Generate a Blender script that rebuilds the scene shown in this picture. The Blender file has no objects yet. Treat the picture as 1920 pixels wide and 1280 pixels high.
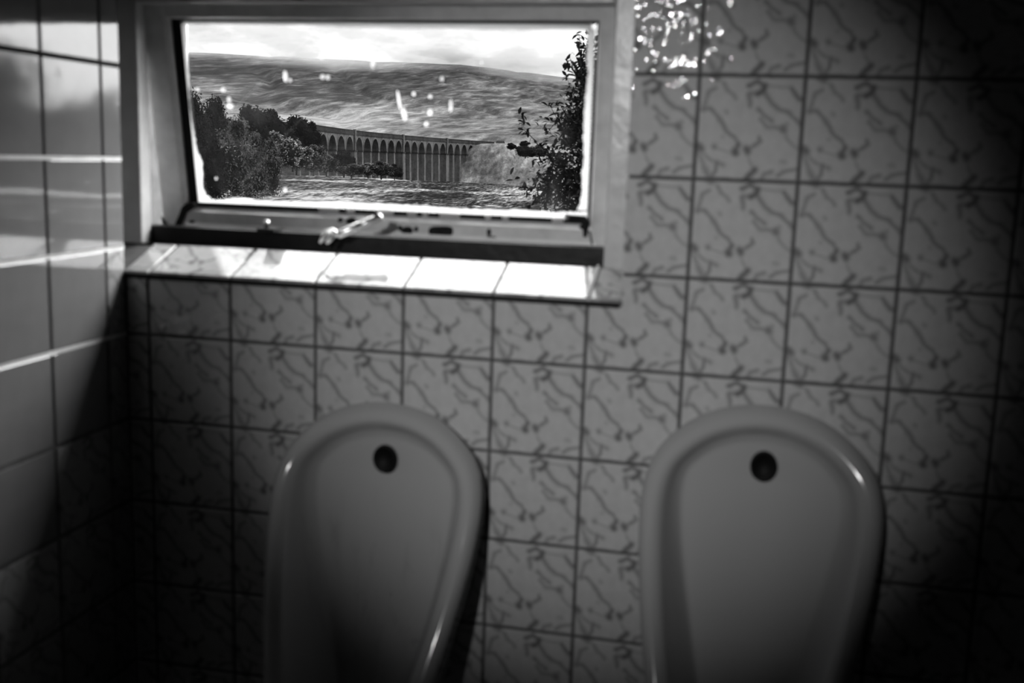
import bpy, bmesh, math, random
import numpy as np
from mathutils import Vector, Matrix, noise as mnoise

random.seed(7)
scn = bpy.context.scene
COL = scn.collection
Z0 = 1.68                                    # height of the reference joint above the floor

# ------------------------------------------------------------------ camera
FPX = 2037.92
CM = [[0.974700, -0.212900, -0.068075], [0.221189, 0.962574, 0.156611], [0.032185, -0.167706, 0.985312]]
CAM = Vector((1.04303, -1.652675, -0.129227 + Z0))
cam_data = bpy.data.cameras.new('camera')
cam = bpy.data.objects.new('camera', cam_data)
COL.objects.link(cam)
cam.matrix_world = Matrix(((CM[0][0], CM[0][2], -CM[0][1], CAM.x), (CM[1][0], CM[1][2], -CM[1][1], CAM.y),
                           (CM[2][0], CM[2][2], -CM[2][1], CAM.z), (0, 0, 0, 1)))
cam_data.sensor_width = 36
cam_data.lens = FPX / 1920 * 36
cam_data.clip_start = 0.02
cam_data.clip_end = 20000
cam_data.dof.use_dof = True
cam_data.dof.focus_distance = 40
cam_data.dof.aperture_fstop = 4.2
cam_data.dof.aperture_blades = 7
scn.camera = cam
scn.view_settings.view_transform = 'Standard'
scn.view_settings.look = 'None'
scn.view_settings.exposure = 0.0
scn.view_settings.gamma = 1.0
scn.view_settings.use_curve_mapping = False
scn.cycles.max_bounces = 6
scn.cycles.sample_clamp_direct = 80
scn.cycles.sample_clamp_indirect = 6
scn.cycles.transparent_max_bounces = 12

def rd(u, v):
    x, z = (u - 960) / FPX, -(v - 640) / FPX
    return Vector([CM[i][0] * x + CM[i][1] + CM[i][2] * z for i in range(3)])
def ony(u, v, y):                            # the point of the plane Y=y seen in that direction
    d = rd(u, v); return CAM + d * ((y - CAM.y) / d.y)
def hor(u): return 277.54 + (u - 482.5) * 0.0327
def at(u, v, r):                             # the point at horizontal distance r from the viewpoint
    d = rd(u, v); return CAM + d * (r / math.hypot(d.x, d.y))

# ------------------------------------------------------------------ node helpers
class NT:
    def __init__(s, tree): s.t = tree
    def n(s, typ, **kw):
        o = s.t.nodes.new(typ)
        for k, v in kw.items():
            if k.startswith('i_'): o.inputs[int(k[2:])].default_value = v
            else: setattr(o, k, v)
        return o
    def l(s, a, b): s.t.links.new(a, b)
    def math(s, op, a, b=None, c=None, clamp=False):
        o = s.t.nodes.new('ShaderNodeMath'); o.operation = op; o.use_clamp = clamp
        for i, x in enumerate((a, b, c)):
            if x is None: continue
            if isinstance(x, (int, float)): o.inputs[i].default_value = x
            else: s.t.links.new(x, o.inputs[i])
        return o.outputs[0]
    def vm(s, op, a, b=None, scale=None):
        o = s.t.nodes.new('ShaderNodeVectorMath'); o.operation = op
        for i, x in enumerate((a, b)):
            if x is None: continue
            if isinstance(x, (tuple, list)): o.inputs[i].default_value = x
            else: s.t.links.new(x, o.inputs[i])
        if scale is not None:
            if isinstance(scale, (int, float)): o.inputs['Scale'].default_value = scale
            else: s.t.links.new(scale, o.inputs['Scale'])
        return o
    def noise(s, vec, scale, detail=3, rough=.5, dim='3D'):
        o = s.n('ShaderNodeTexNoise', noise_dimensions=dim)
        o.inputs['Scale'].default_value = scale; o.inputs['Detail'].default_value = detail
        o.inputs['Roughness'].default_value = rough
        if vec is not None: s.l(vec, o.inputs['Vector'])
        return o.outputs['Fac']
    def ramp(s, fac, stops, smooth=False):
        o = s.n('ShaderNodeValToRGB'); cr = o.color_ramp
        if smooth: cr.interpolation = 'EASE'
        while len(cr.elements) < len(stops): cr.elements.new(.5)
        for e, (p, c) in zip(cr.elements, stops):
            e.position = p; e.color = (c, c, c, 1)
        s.l(fac, o.inputs[0]); return o.outputs[0]
    def mixf(s, fac, a, b):
        o = s.n('ShaderNodeMix', data_type='FLOAT')
        for i, x in ((0, fac), (2, a), (3, b)):
            if isinstance(x, (int, float)): o.inputs[i].default_value = x
            else: s.l(x, o.inputs[i])
        return o.outputs[0]
    def maprange(s, v, a, b, c=0., d=1., smooth=True):
        o = s.n('ShaderNodeMapRange'); o.interpolation_type = 'SMOOTHSTEP' if smooth else 'LINEAR'
        s.l(v, o.inputs[0])
        for i, x in enumerate((a, b, c, d)): o.inputs[i + 1].default_value = x
        return o.outputs[0]

# ------------------------------------------------------------------ sky: bright overcast, sun veiled high on the right
world = bpy.data.worlds.new('world'); scn.world = world; world.use_nodes = True
w = NT(world.node_tree); world.node_tree.nodes.clear()
tc = w.n('ShaderNodeTexCoord').outputs['Generated']
sep = w.n('ShaderNodeSeparateXYZ'); w.l(tc, sep.inputs[0])
SAZ, SEL = math.radians(48), math.radians(37)
sdir = (math.sin(SAZ) * math.cos(SEL), math.cos(SAZ) * math.cos(SEL), math.sin(SEL))
dt = w.vm('DOT_PRODUCT', tc, sdir).outputs['Value']
ang = w.math('ARCCOSINE', dt)
glow = w.math('MULTIPLY', w.math('EXPONENT', w.math('MULTIPLY', w.math('POWER', w.math('DIVIDE', ang, .64), 2.6), -1)), 16.0)
zen = w.math('MULTIPLY', w.maprange(sep.outputs[2], .14, .80), 7.0)
st = w.vm('MULTIPLY', tc, (1, 1, 3.2)).outputs[0]
cn = w.noise(st, 17.0, 6, .55)
cn2 = w.noise(st, 3.0, 2, .5)
cl = w.math('ADD', w.math('MULTIPLY', cn, .65), w.math('MULTIPLY', cn2, .35))
cl = w.ramp(cl, [(.36, .16), (.46, .30), (.54, .52), (.64, .85)], True)
tot = w.math('ADD', w.math('ADD', glow, zen), cl)
below = w.maprange(sep.outputs[2], -.25, -.02, .12, 1.0)
tot = w.math('MULTIPLY', tot, below)
bg = w.n('ShaderNodeBackground'); w.l(tot, bg.inputs[0])
bg.inputs[1].default_value = 1.0
w.l(bg.outputs[0], w.n('ShaderNodeOutputWorld').inputs[0])
world.cycles.sampling_method = 'MANUAL'; world.cycles.sample_map_resolution = 512

# window opening helps the renderer find the sky
pl = bpy.data.lights.new('window_portal', 'AREA'); pl.shape = 'RECTANGLE'; pl.size = .88; pl.size_y = .50
pl.cycles.is_portal = True
po = bpy.data.objects.new('window_portal', pl); COL.objects.link(po)
po.location = (.38, .30, Z0 - .09); po.rotation_euler = (math.radians(-90), 0, 0)

# unseen spot added behind the viewpoint: placed by tile glints, cone shaped for falloff
sl = bpy.data.lights.new('added_spot', 'SPOT'); sl.energy = 150; sl.spot_size = math.radians(24.6); sl.spot_blend = 1.0
sl.shadow_soft_size = .032
so = bpy.data.objects.new('added_spot', sl); COL.objects.link(so)
so.location = (.62, -3.0, Z0 + .44)
so.rotation_euler = (Vector((.76, 0, Z0 - .34)) - so.location).to_track_quat('-Z', 'Y').to_euler()

# ------------------------------------------------------------------ object helpers
def link(name, me, mats=None, parent=None, loc=None, rot=None):
    o = bpy.data.objects.new(name, me); COL.objects.link(o)
    if mats and me is not None and not len(me.materials):
        for m in (mats if isinstance(mats, (list, tuple)) else [mats]): me.materials.append(m)
    if parent: o.parent = parent
    if loc is not None: o.location = loc
    if rot is not None: o.rotation_euler = rot
    return o
def mesh(name, vs, fs, smooth=False):
    me = bpy.data.meshes.new(name); me.from_pydata([tuple(v) for v in vs], [], fs); me.validate(); me.update()
    if smooth: me.polygons.foreach_set('use_smooth', [True] * len(me.polygons))
    return me
def empty(name, loc=(0, 0, 0)):
    o = bpy.data.objects.new(name, None); COL.objects.link(o); o.location = loc; o.empty_display_size = .05; return o
def tag(o, label=None, cat=None, group=None, kind=None):
    for k, v in (('label', label), ('category', cat), ('group', group), ('kind', kind)):
        if v: o[k] = v
    return o
def boxm(x0, x1, y0, y1, z0, z1, bev=0., seg=2):
    bm = bmesh.new(); bmesh.ops.create_cube(bm, size=1)
    for v in bm.verts:
        v.co = Vector((x0 + (v.co.x + .5) * (x1 - x0), y0 + (v.co.y + .5) * (y1 - y0), z0 + (v.co.z + .5) * (z1 - z0)))
    if bev: bmesh.ops.bevel(bm, geom=bm.edges[:], offset=bev, segments=seg, affect='EDGES', profile=.5)
    me = bpy.data.meshes.new('box'); bm.to_mesh(me); bm.free(); return me
def boxes(lst):
    vs, fs = [], []
    for (x0, x1, y0, y1, z0, z1) in lst:
        b = len(vs)
        vs += [(x0, y0, z0), (x1, y0, z0), (x1, y1, z0), (x0, y1, z0), (x0, y0, z1), (x1, y0, z1), (x1, y1, z1), (x0, y1, z1)]
        fs += [tuple(b + i for i in f) for f in ((0, 3, 2, 1), (4, 5, 6, 7), (0, 1, 5, 4), (1, 2, 6, 5), (2, 3, 7, 6), (3, 0, 4, 7))]
    return mesh('boxes', vs, fs)

# ------------------------------------------------------------------ materials (all greys: the picture is monochrome)
def mat(name):
    m = bpy.data.materials.new(name); m.use_nodes = True; m.node_tree.nodes.clear()
    return m, NT(m.node_tree)
def simple(name, g, rough=.5, spec=.5, bump=0., bscale=40, var=0., vscale=8., metal=0.):
    m, t = mat(name)
    p = t.n('ShaderNodeBsdfPrincipled'); p.inputs['Roughness'].default_value = rough
    p.inputs['Specular IOR Level'].default_value = spec; p.inputs['Metallic'].default_value = metal
    oc = t.n('ShaderNodeTexCoord').outputs['Object']
    nz = t.noise(oc, vscale, 4, .55)
    c = t.maprange(nz, .3, .7, max(0, g * (1 - var)), g * (1 + var), False)
    t.l(c, p.inputs['Base Color'])
    if bump:
        b = t.n('ShaderNodeBump'); b.inputs['Strength'].default_value = bump; b.inputs['Distance'].default_value = .004
        t.l(t.noise(oc, bscale, 3), b.inputs['Height']); t.l(b.outputs[0], p.inputs['Normal'])
    t.l(p.outputs[0], t.n('ShaderNodeOutputMaterial').inputs[0])
    return m

# the printed vein pattern of one tile, as strokes in the tile's own square (x right, y down, 1 = tile width)
def q(x, y):
    xl = 50 - .038 * (y - 40); xr = 1180 - .085 * (y - 70); yt = 35 + .03 * (x - 50); yb = 1075 + .045 * x
    return ((x - xl) / (xr - xl), (y - yt) / (yb - yt))
STROKES = [  # points, half width, ink
 ([(225, 160), (150, 190), (125, 290), (95, 380)], .020, .55),
 ([(95, 380), (165, 365), (235, 420), (300, 520), (355, 600), (430, 655), (480, 725)], .022, .62),
 ([(480, 725), (440, 805)], .026, .85), ([(440, 800), (445, 815)], .038, .95), ([(560, 775), (575, 795)], .038, .9),
 ([(565, 790), (640, 745), (712, 705), (700, 665)], .020, .65),
 ([(575, 800), (590, 900), (650, 985)], .014, .4), ([(650, 985), (600, 1035), (560, 1080)], .030, .9),
 ([(720, 1075), (750, 1030), (820, 1010)], .024, .55),
 ([(880, 1055), (950, 1010), (1080, 995)], .018, .6),
 ([(300, 110), (370, 195), (450, 265)], .020, .5), ([(190, 45), (245, 65)], .034, .75),
 ([(580, 140), (680, 100), (755, 150)], .024, .85), ([(755, 150), (735, 200), (670, 230)], .032, .98),
 ([(670, 225), (585, 225), (595, 345)], .026, .6),
 ([(755, 150), (900, 168), (1030, 172)], .014, .4), ([(1030, 180), (1065, 220), (1125, 295)], .026, .75),
 ([(745, 210), (820, 325), (890, 375), (1010, 425), (1090, 490), (1140, 550)], .024, .62),
 ([(685, 380), (745, 445), (825, 495)], .022, .6), ([(700, 470), (775, 560), (860, 558), (940, 590)], .022, .5),
 ([(940, 575), (945, 600)], .036, .7), ([(945, 590), (985, 530)], .018, .4),
 ([(945, 600), (985, 690), (1060, 755), (1110, 790)], .018, .42),
 ([(62, 735), (80, 760)], .040, .85), ([(80, 760), (135, 840), (205, 900)], .014, .5),
 ([(215, 745), (220, 755)], .030, .6), ([(220, 752), (300, 790), (400, 812)], .012, .4),
 ([(60, 800), (120, 950), (165, 1040), (185, 1090)], .018, .5),
 ([(245, 900), (240, 1000), (200, 1060)], .022, .7), ([(245, 905), (320, 935)], .022, .5),
 ([(165, 1060), (260, 1082), (370, 1085)], .024, .55), ([(120, 960), (175, 1060)], .028, .55),
 ([(340, 395), (345, 410)], .026, .35), ([(310, 650), (318, 660)], .020, .3), ([(920, 912), (960, 918)], .022, .35),
 ([(500, 30), (640, 20)], .020, .5), ([(800, 30), (820, 60)], .02, .5),
]
def vein_group():
    g = bpy.data.node_groups.new('printed_vein', 'ShaderNodeTree')
    g.interface.new_socket('Vector', in_out='INPUT', socket_type='NodeSocketVector')
    g.interface.new_socket('Ink', in_out='OUTPUT', socket_type='NodeSocketFloat')
    t = NT(g); gi = t.n('NodeGroupInput'); go = t.n('NodeGroupOutput')
    wob = t.n('ShaderNodeTexNoise'); wob.inputs['Scale'].default_value = 9; wob.inputs['Detail'].default_value = 2
    t.l(gi.outputs[0], wob.inputs['Vector'])
    v = t.vm('ADD', gi.outputs[0], t.vm('SCALE', t.vm('SUBTRACT', wob.outputs['Color'], (.5, .5, .5)).outputs[0], scale=.045).outputs[0]).outputs[0]
    v = t.vm('MULTIPLY', v, (1, 1, 0)).outputs[0]
    acc = None; v_in = v
    for pts, hw, ink in STROKES:
        if acc is not None:                       # evaluate the strokes one after the other
            v = t.vm('ADD', v_in, t.vm('SCALE', (1e-6, 0, 0), scale=acc).outputs[0]).outputs[0]
        pq = [q(*a) for a in pts]; best = None
        for a, b in zip(pq[:-1], pq[1:]):
            ba = (b[0] - a[0], b[1] - a[1]); L2 = ba[0] ** 2 + ba[1] ** 2
            pa = t.vm('SUBTRACT', v, (a[0], a[1], 0)).outputs[0]
            h = t.math('MULTIPLY', t.vm('DOT_PRODUCT', pa, (ba[0], ba[1], 0)).outputs['Value'], 1 / L2, clamp=True)
            d = t.vm('DISTANCE', pa, t.vm('SCALE', (ba[0], ba[1], 0), scale=h).outputs[0]).outputs['Value']
            best = d if best is None else t.math('MINIMUM', best, d)
        k = t.maprange(best, hw * 1.65, hw * .25, 0, ink)
        acc = k if acc is None else t.math('MAXIMUM', acc, k)
    t.l(acc, go.inputs[0]); return g
VEIN = vein_group()
TP = .15
def tile_mat(name, printed=True, base=.52, wave=.25, wscale=30, fine=.0, ink=.16, rough=.07, spec=.8, fscale=170):
    m, t = mat(name)
    oc = t.n('ShaderNodeTexCoord').outputs['Object']
    p = t.n('ShaderNodeBsdfPrincipled'); p.inputs['Roughness'].default_value = rough
    p.inputs['Specular IOR Level'].default_value = spec
    if printed:
        sp = t.n('ShaderNodeSeparateXYZ'); t.l(oc, sp.inputs[0])
        cb = t.n('ShaderNodeCombineXYZ')
        t.l(t.math('MULTIPLY', sp.outputs[0], 1 / TP), cb.inputs[0])
        t.l(t.math('MULTIPLY_ADD', sp.outputs[2], -1 / TP, 1.0), cb.inputs[1])
        g = t.n('ShaderNodeGroup'); g.node_tree = VEIN; t.l(cb.outputs[0], g.inputs[0])
        mott = t.maprange(t.noise(oc, 60, 3), .3, .7, base * .93, base * 1.05, False)
        t.l(t.mixf(g.outputs[0], mott, ink), p.inputs['Base Color'])
    else:
        t.l(t.maprange(t.noise(oc, 30, 3), .3, .7, base * .95, base * 1.05, False), p.inputs['Base Color'])
    wc = t.n('ShaderNodeNewGeometry').outputs['Position']
    b = t.n('ShaderNodeBump'); b.inputs['Strength'].default_value = wave; b.inputs['Distance'].default_value = .002
    t.l(t.noise(wc, wscale, 1), b.inputs['Height'])
    if fine:
        b2 = t.n('ShaderNodeBump'); b2.inputs['Strength'].default_value = fine; b2.inputs['Distance'].default_value = .0013
        t.l(t.noise(wc, fscale, 1, .5), b2.inputs['Height']); t.l(b.outputs[0], b2.inputs['Normal']); b = b2
    t.l(b.outputs[0], p.inputs['Normal'])
    t.l(p.outputs[0], t.n('ShaderNodeOutputMaterial').inputs[0])
    return m
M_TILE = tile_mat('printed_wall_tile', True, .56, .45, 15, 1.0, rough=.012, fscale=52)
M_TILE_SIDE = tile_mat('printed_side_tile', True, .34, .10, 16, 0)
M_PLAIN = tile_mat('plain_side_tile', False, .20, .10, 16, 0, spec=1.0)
M_SILL = tile_mat('printed_sill_tile', True, .56, .22, 22, .10, ink=.2, spec=1.0)
M_GROUT = simple('dark_grout', .10, .9, .2, .3, 300, .3, 30)
M_GROUT_L = simple('pale_grout', .75, .8, .3, .3, 300, .15, 30)
M_GROUT_SHADE = simple('black_grout_and_shade', .025, .9, .2)
M_PLASTER = simple('painted_plaster', .30, .8, .3, .2, 60, .1, 3)
M_FLOOR = simple('floor_tile_grey', .12, .5, .4, .1, 20, .3, 3)
M_RENDER = simple('white_render', .80, .9, .2, .5, 40, .08, 3)
M_FRAME = simple('old_white_gloss_paint', .55, .30, .5, .35, 28, .10, 25)
M_CILL = simple('stained_dark_rail', .010, .5, .25, .5, 30, .5, 14)
M_SASH = simple('sash_grey_paint', .64, .38, .5, .4, 35, .12, 30)
M_BLACK = simple('black_gasket', .006, .6, .2)
M_RUST_SHADE = simple('bare_rust_and_shade', .012, .8, .2, .5, 200, .5, 120)
M_STEEL = simple('chromed_stay_metal', .95, .28, 1.0, .1, 60, .05, 20, 1.0)
M_CERAMIC = None

# ------------------------------------------------------------------ room shell
def wz(z): return Z0 + z
wb = link('wall_back', boxes([(-.30, 2.9, .003, .30, 0, wz(-.352)), (.849, 2.9, .003, .30, wz(-.352), 2.55), (-.30, .849, .003, .30, wz(.165), 2.55),
                             (-.30, -.092, .003, .30, wz(-.352), wz(.165))]), M_GROUT)
tag(wb, 'tiled wall with the window and two urinals', None, None, 'structure')
wl = link('wall_left', boxes([(-.09, -.003, -3.4, .0, 0, 2.55)]), M_GROUT)
tag(wl, 'shiny tiled side wall left of the window', None, None, 'structure')
fl = tag(link('floor', boxes([(-.1, 2.9, -3.4, .01, -.1, 0)]), M_FLOOR), 'dark washroom floor below the urinals', None, None, 'structure')
ce = tag(link('ceiling', boxes([(-.1, 2.9, -3.4, .01, 2.55, 2.65)]), M_PLASTER), 'plain washroom ceiling above', None, None, 'structure')
wr = tag(link('wall_right', boxes([(2.8, 2.9, -3.4, 0, 0, 2.55)]), M_PLASTER), 'plain washroom wall on the right', None, None, 'structure')
wq = tag(link('wall_rear', boxes([(-.1, 2.9, -3.5, -3.4, 0, 2.55)]), M_PLASTER), 'plain washroom wall behind the viewpoint', None, None, 'structure')

# ---- tiles
GC = {c: x for c, x in enumerate([0.04201, 0.19350, 0.34542, 0.49652, 0.64560, 0.79476, 0.94579, 1.09636, 1.24746, 1.39641])}
def gx(c): return GC.get(c, .04201 + c * .15 + (.0048 if c > 9 else 0))
GR = {r: z for r, z in enumerate([-0.00289, -0.15357, -0.30189, -0.44958, -0.59892, -0.74650, -0.89664])}
def gz(r): return GR.get(r, -.15 * r + (.0034 if r > 6 else -.003))
JW = .0026                                   # half joint
def tile_mesh(poly, tilt=(0, 0), depth=.006, ch=.0018):
    """poly: outline (x,z) counter-clockwise, front face at y=0, glazed edge rounded off by a chamfer"""
    n = len(poly); vs, fs = [], []
    inner = []
    for i in range(n):
        a, b, c = Vector(poly[i - 1]), Vector(poly[i]), Vector(poly[(i + 1) % n])
        d1, d2 = (b - a).normalized(), (c - b).normalized()
        n1, n2 = Vector((-d1.y, d1.x)), Vector((-d2.y, d2.x))
        inner.append(b + (n1 + n2) * ch)
    cx = sum(a[0] for a in poly) / n; cz = sum(a[1] for a in poly) / n
    def yy(x, z): return (x - cx) * tilt[0] + (z - cz) * tilt[1]
    for a in inner: vs.append((a.x, yy(a.x, a.y), a.y))
    for a in poly: vs.append((a[0], yy(*a) + ch * .7, a[1]))
    for a in poly: vs.append((a[0], depth, a[1]))
    fs.append(tuple(range(n)))
    for i in range(n):
        j = (i + 1) % n
        fs.append((i, n + i, n + j, j)); fs.append((n + i, 2 * n + i, 2 * n + j, n + j))
    return mesh('tile', vs, fs)
rt = random.Random(3)
WX1, WZ0, WZ1 = .845, -.345, .16             # the opening seen from the room
R0, R1, C0, C1 = -3, 9, -1, 14
for r in range(R0, R1 + 1):
    zt, zb = gz(r) - JW, gz(r + 1) + JW
    for c in range(C0, C1 + 1):
        xa, xb = max(gx(c) + JW, .002), gx(c + 1) - JW
        top = zt
        if r < 2 and zb < WZ1:               # beside the window
            if zt > WZ1:
                if xb < WX1: zb2 = WZ1 + .002
                else: zb2 = zb
            else: zb2 = zb
            if zt <= WZ1 and xb <= WX1 + .01: continue
            if zt > WZ1 and xb <= WX1: zbb = WZ1 + .002
            else: zbb = zb
            xaa = max(xa, WX1 + .001) if zt <= WZ1 else xa
            if zt > WZ1 and xa < WX1 < xb and zb < WZ1:          # cut round the corner of the opening
                poly = [(WX1 + .001, zb), (xb, zb), (xb, zt), (xa, zt), (xa, WZ1 + .002), (WX1 + .001, WZ1 + .002)]
            else: poly = [(xaa, zbb), (xb, zbb), (xb, zt), (xaa, zt)]
        elif r == 2:                         # under the sill, cut to the opening
            if xb <= WX1: poly = [(xa, zb), (xb, zb), (xb, WZ0 - .001), (xa, WZ0 - .001)]
            elif xa >= WX1: poly = [(xa, zb), (xb, zb), (xb, zt), (xa, zt)]
            else: poly = [(xa, zb), (xb, zb), (xb, zt), (WX1 + .001, zt), (WX1 + .001, WZ0 - .001), (xa, WZ0 - .001)]
        else:
            poly = [(xa, zb), (xb, zb), (xb, zt), (xa, zt)]
        ox = gx(c) if c >= 0 else gx(0) - TP
        oz = gz(r + 1)
        poly = [(a - ox, b - oz) for a, b in poly]
        me = tile_mesh(poly, (rt.gauss(0, .0022), rt.gauss(0, .0022)))
        link('tile', me, M_TILE, wb, (ox, 0, wz(oz)))
LC = -.05458
for r in range(R0, R1 + 1):
    zt, zb = gz(r) - JW, gz(r + 1) + JW
    for k in range(0, 8):
        yb_ = LC - .15 * k; ya_ = 0 if k == 0 else LC - .15 * (k - 1)
        y0, y1 = LC - .15 * k, (-.0005 if k == 0 else LC - .15 * (k - 1))
        if k == 0: y0, y1, oy = LC, -.0005, LC
        else: y0, y1 = LC - .15 * k, LC - .15 * (k - 1); oy = y0
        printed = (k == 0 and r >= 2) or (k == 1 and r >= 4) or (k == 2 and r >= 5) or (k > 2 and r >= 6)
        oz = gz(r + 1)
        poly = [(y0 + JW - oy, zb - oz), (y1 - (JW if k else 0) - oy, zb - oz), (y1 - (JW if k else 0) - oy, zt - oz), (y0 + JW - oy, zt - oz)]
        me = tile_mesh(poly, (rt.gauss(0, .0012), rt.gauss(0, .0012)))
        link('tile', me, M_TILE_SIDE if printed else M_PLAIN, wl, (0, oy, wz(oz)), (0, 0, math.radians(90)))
for r in range(-3, 10):                      # side wall joints: one black; window light and shade put into the others' grey
    g = gz(r); m = M_GROUT_SHADE if r == 0 else (M_GROUT_L if 1 <= r <= 3 else M_GROUT)
    link('joint_or_shade_line', boxes([(-.003, -.0008, -1.1, 0, wz(g) - JW * 1.15, wz(g) + JW * 1.15)]), m, wl)

# ---- sloped tiled sill
SF, SB = (-.005, -.3405), (.092, -.3020)     # front (y,z), back (y,z)
ws = tag(link('window_sill', boxes([(-.09, .849, .012, .16, wz(-.36), wz(-.352))]), M_GROUT), 'sloping tiled sill below the window', None, None, 'structure')
slope = math.atan2(SB[1] - SF[1], SB[0] - SF[0]); SLN = math.hypot(SB[0] - SF[0], SB[1] - SF[1])
sx = [-.09] + [.0475, .1966, .3462, .4969, .6449, .7965] + [.845]
for i in range(7):
    a = sx[i] + (.0028 if i else 0); b = sx[i + 1] - (.0028 if i < 6 else 0)
    if i == 0: a = .002
    vs_loc = tile_mesh([(a - sx[i], 0), (b - sx[i], 0), (b - sx[i], SLN), (a - sx[i], SLN)], (rt.gauss(0, .0008), rt.gauss(0, .0015)), .005, .0012)
    o = link('tile', vs_loc, M_SILL, ws, (sx[i], SF[0], wz(SF[1])), (slope - math.pi / 2, 0, 0))
jl = link('joint_or_shade_line', boxes([(.7945, .7985, -.004, .0045, 0, SLN)]), simple('fresh_white_grout', .85, .7, .3), ws, (0, SF[0], wz(SF[1])), (slope - math.pi / 2, 0, 0))
link('joint_or_shade_line', boxes([(.0, .845, -.0035, .001, wz(SF[1]) - .013, wz(SF[1]) - .0045)]), M_GROUT_SHADE, ws)  # black strip drawn for the shadow line under the sill's front edge
link('sill_bed', mesh('bed', [(-.09, .0, wz(-.352)), (.849, .0, wz(-.352)), (.849, .0, wz(SF[1]) - .0018), (-.09, .0, wz(SF[1]) - .0018), (-.09, .12, wz(-.352)), (.849, .12, wz(-.352)),
     (.849, .095, wz(SB[1]) - .0018), (-.09, .095, wz(SB[1]) - .0018)], [(0, 1, 2, 3), (4, 7, 6, 5), (3, 2, 6, 7), (0, 4, 5, 1), (0, 3, 7, 4), (1, 5, 6, 2)]), simple('sill_grout', .16, .8, .2, .2, 200, .2, 30), ws)

# ------------------------------------------------------------------ window: fixed frame and the open top-hung sash
win = tag(empty('window_1', (.38, .09, Z0 - .09)), 'small top-hung window, old white frame, propped open', None, None, 'structure')
def wpart(name, me, m, label=None, par=None):
    o = link(name, me, m, par or win)
    o.location = (-.38, -.09, -(Z0 - .09)) if par is None else (0, 0, 0)
    if label: o['label'] = label
    return o
YF = .09
wpart('frame_cill', boxes([(-.09, .8035, .122, .165, wz(-.306), wz(-.2730)), (-.09, .8035, YF + .001, .1219, wz(-.312), wz(-.3025))]), M_CILL, 'dark stained bottom rail of the frame')
wpart('frame_jamb', boxm(-.092, -.022, YF, .125, wz(-.304), wz(.165), .003), M_FRAME)
wpart('frame_jamb', boxm(.804, .849, YF, .165, wz(-.304), wz(.165), .004, 3), M_FRAME)
wpart('frame_head', boxm(-.092, .8035, YF + .002, .165, wz(.1105), wz(.165), .003), M_FRAME)
# sash: hinged at its top, its foot swung outwards by about 13 degrees
TH = math.radians(12.7)
SO = Vector((0, .118, wz(.112))); SD = Vector((0, math.sin(TH), -math.cos(TH))); SN = Vector((0, -math.cos(TH), -math.sin(TH)))
SHR = -.034
def sp3(x, d, n=0.):                          # x across, d down the sash, n out of it into the room
    return SO + Vector((x + SHR * (d - .2), 0, 0)) + SD * d + SN * n
def sash_of(u, v):                            # where a line of sight meets the sash plane
    r = rd(u, v); t = ((SO - CAM).dot(SN)) / r.dot(SN); p = CAM + r * t
    d = (p - SO).dot(SD); return (p.x - SHR * (d - .2), d)
def sbox(x0, x1, d0, d1, n0, n1, bev=0., seg=2):
    me = boxm(x0, x1, n0, n1, d0, d1, bev, seg)
    for v in me.vertices: v.co = sp3(v.co.x, v.co.z, v.co.y)
    me.flip_normals(); me.update(); return me
def sprof(x0, x1, prof):                      # a rail: profile (d,n) run along x
    vs = [sp3(x, d, n) for x in (x0, x1) for d, n in prof]; k = len(prof)
    fs = [(i, (i + 1) % k, k + (i + 1) % k, k + i) for i in range(k)] + [tuple(range(k))[::-1], tuple(range(k, 2 * k))]
    bm = bmesh.new(); bv = [bm.verts.new(v) for v in vs]
    for f in fs: bm.faces.new([bv[i] for i in f])
    bmesh.ops.recalc_face_normals(bm, faces=bm.faces[:]); me = bpy.data.meshes.new('rail'); bm.to_mesh(me); bm.free(); return me
def sprofd(d0, d1, prof):                     # a stile: profile (x,n) run down the sash
    vs = [sp3(x, d, n) for d in (d0, d1) for x, n in prof]; k = len(prof)
    fs = [(i, (i + 1) % k, k + (i + 1) % k, k + i) for i in range(k)] + [tuple(range(k))[::-1], tuple(range(k, 2 * k))]
    bm = bmesh.new(); bv = [bm.verts.new(v) for v in vs]
    for f in fs: bm.faces.new([bv[i] for i in f])
    bmesh.ops.recalc_face_normals(bm, faces=bm.faces[:]); me = bpy.data.meshes.new('stile'); bm.to_mesh(me); bm.free(); return me
GX0, GX1, GD0, GD1 = .0325, .761, .0315, .354
wpart('sash_rail', sprof(-.030, .812, [(.001, -.02), (.001, .004), (.022, .004), (.027, -.004), (.027, -.02)]), M_SASH)
wpart('sash_stile', sprofd(.001, .4095, [(-.036, -.022), (-.036, .003), (-.033, .005), (.006, .005), (.013, .001), (.017, -.008), (.017, -.022)]), M_SASH)
wpart('sash_stile', sprofd(.001, .4095, [(.768, -.022), (.768, -.006), (.772, .003), (.782, .005), (.810, .005), (.812, .002), (.812, -.022)]), M_SASH)
wpart('sash_rail', sprof(.004, .781, [(.362, -.022), (.362, -.012), (.3685, .003), (.3955, .005), (.4095, .006), (.4095, -.022)]), M_SASH)
M_BEAD = simple('skylit_white_bead', .86, .22, .8, .3, 40, .05, 20)  # whiter than the sash: the lips' sky highlight put into the colour
wpart('glazing_bead', sprof(.010, .779, [(.3622, -.012), (.3690, .0045), (.3692, -.008)]), M_BEAD, 'lip along the sash foot, sky highlight painted white')
wpart('drip_bead', sprof(.012, .781, [(.3900, .005), (.3990, .015), (.4020, .015), (.4025, .005)]), M_BEAD, 'lip along the sash foot, sky highlight painted white')
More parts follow.
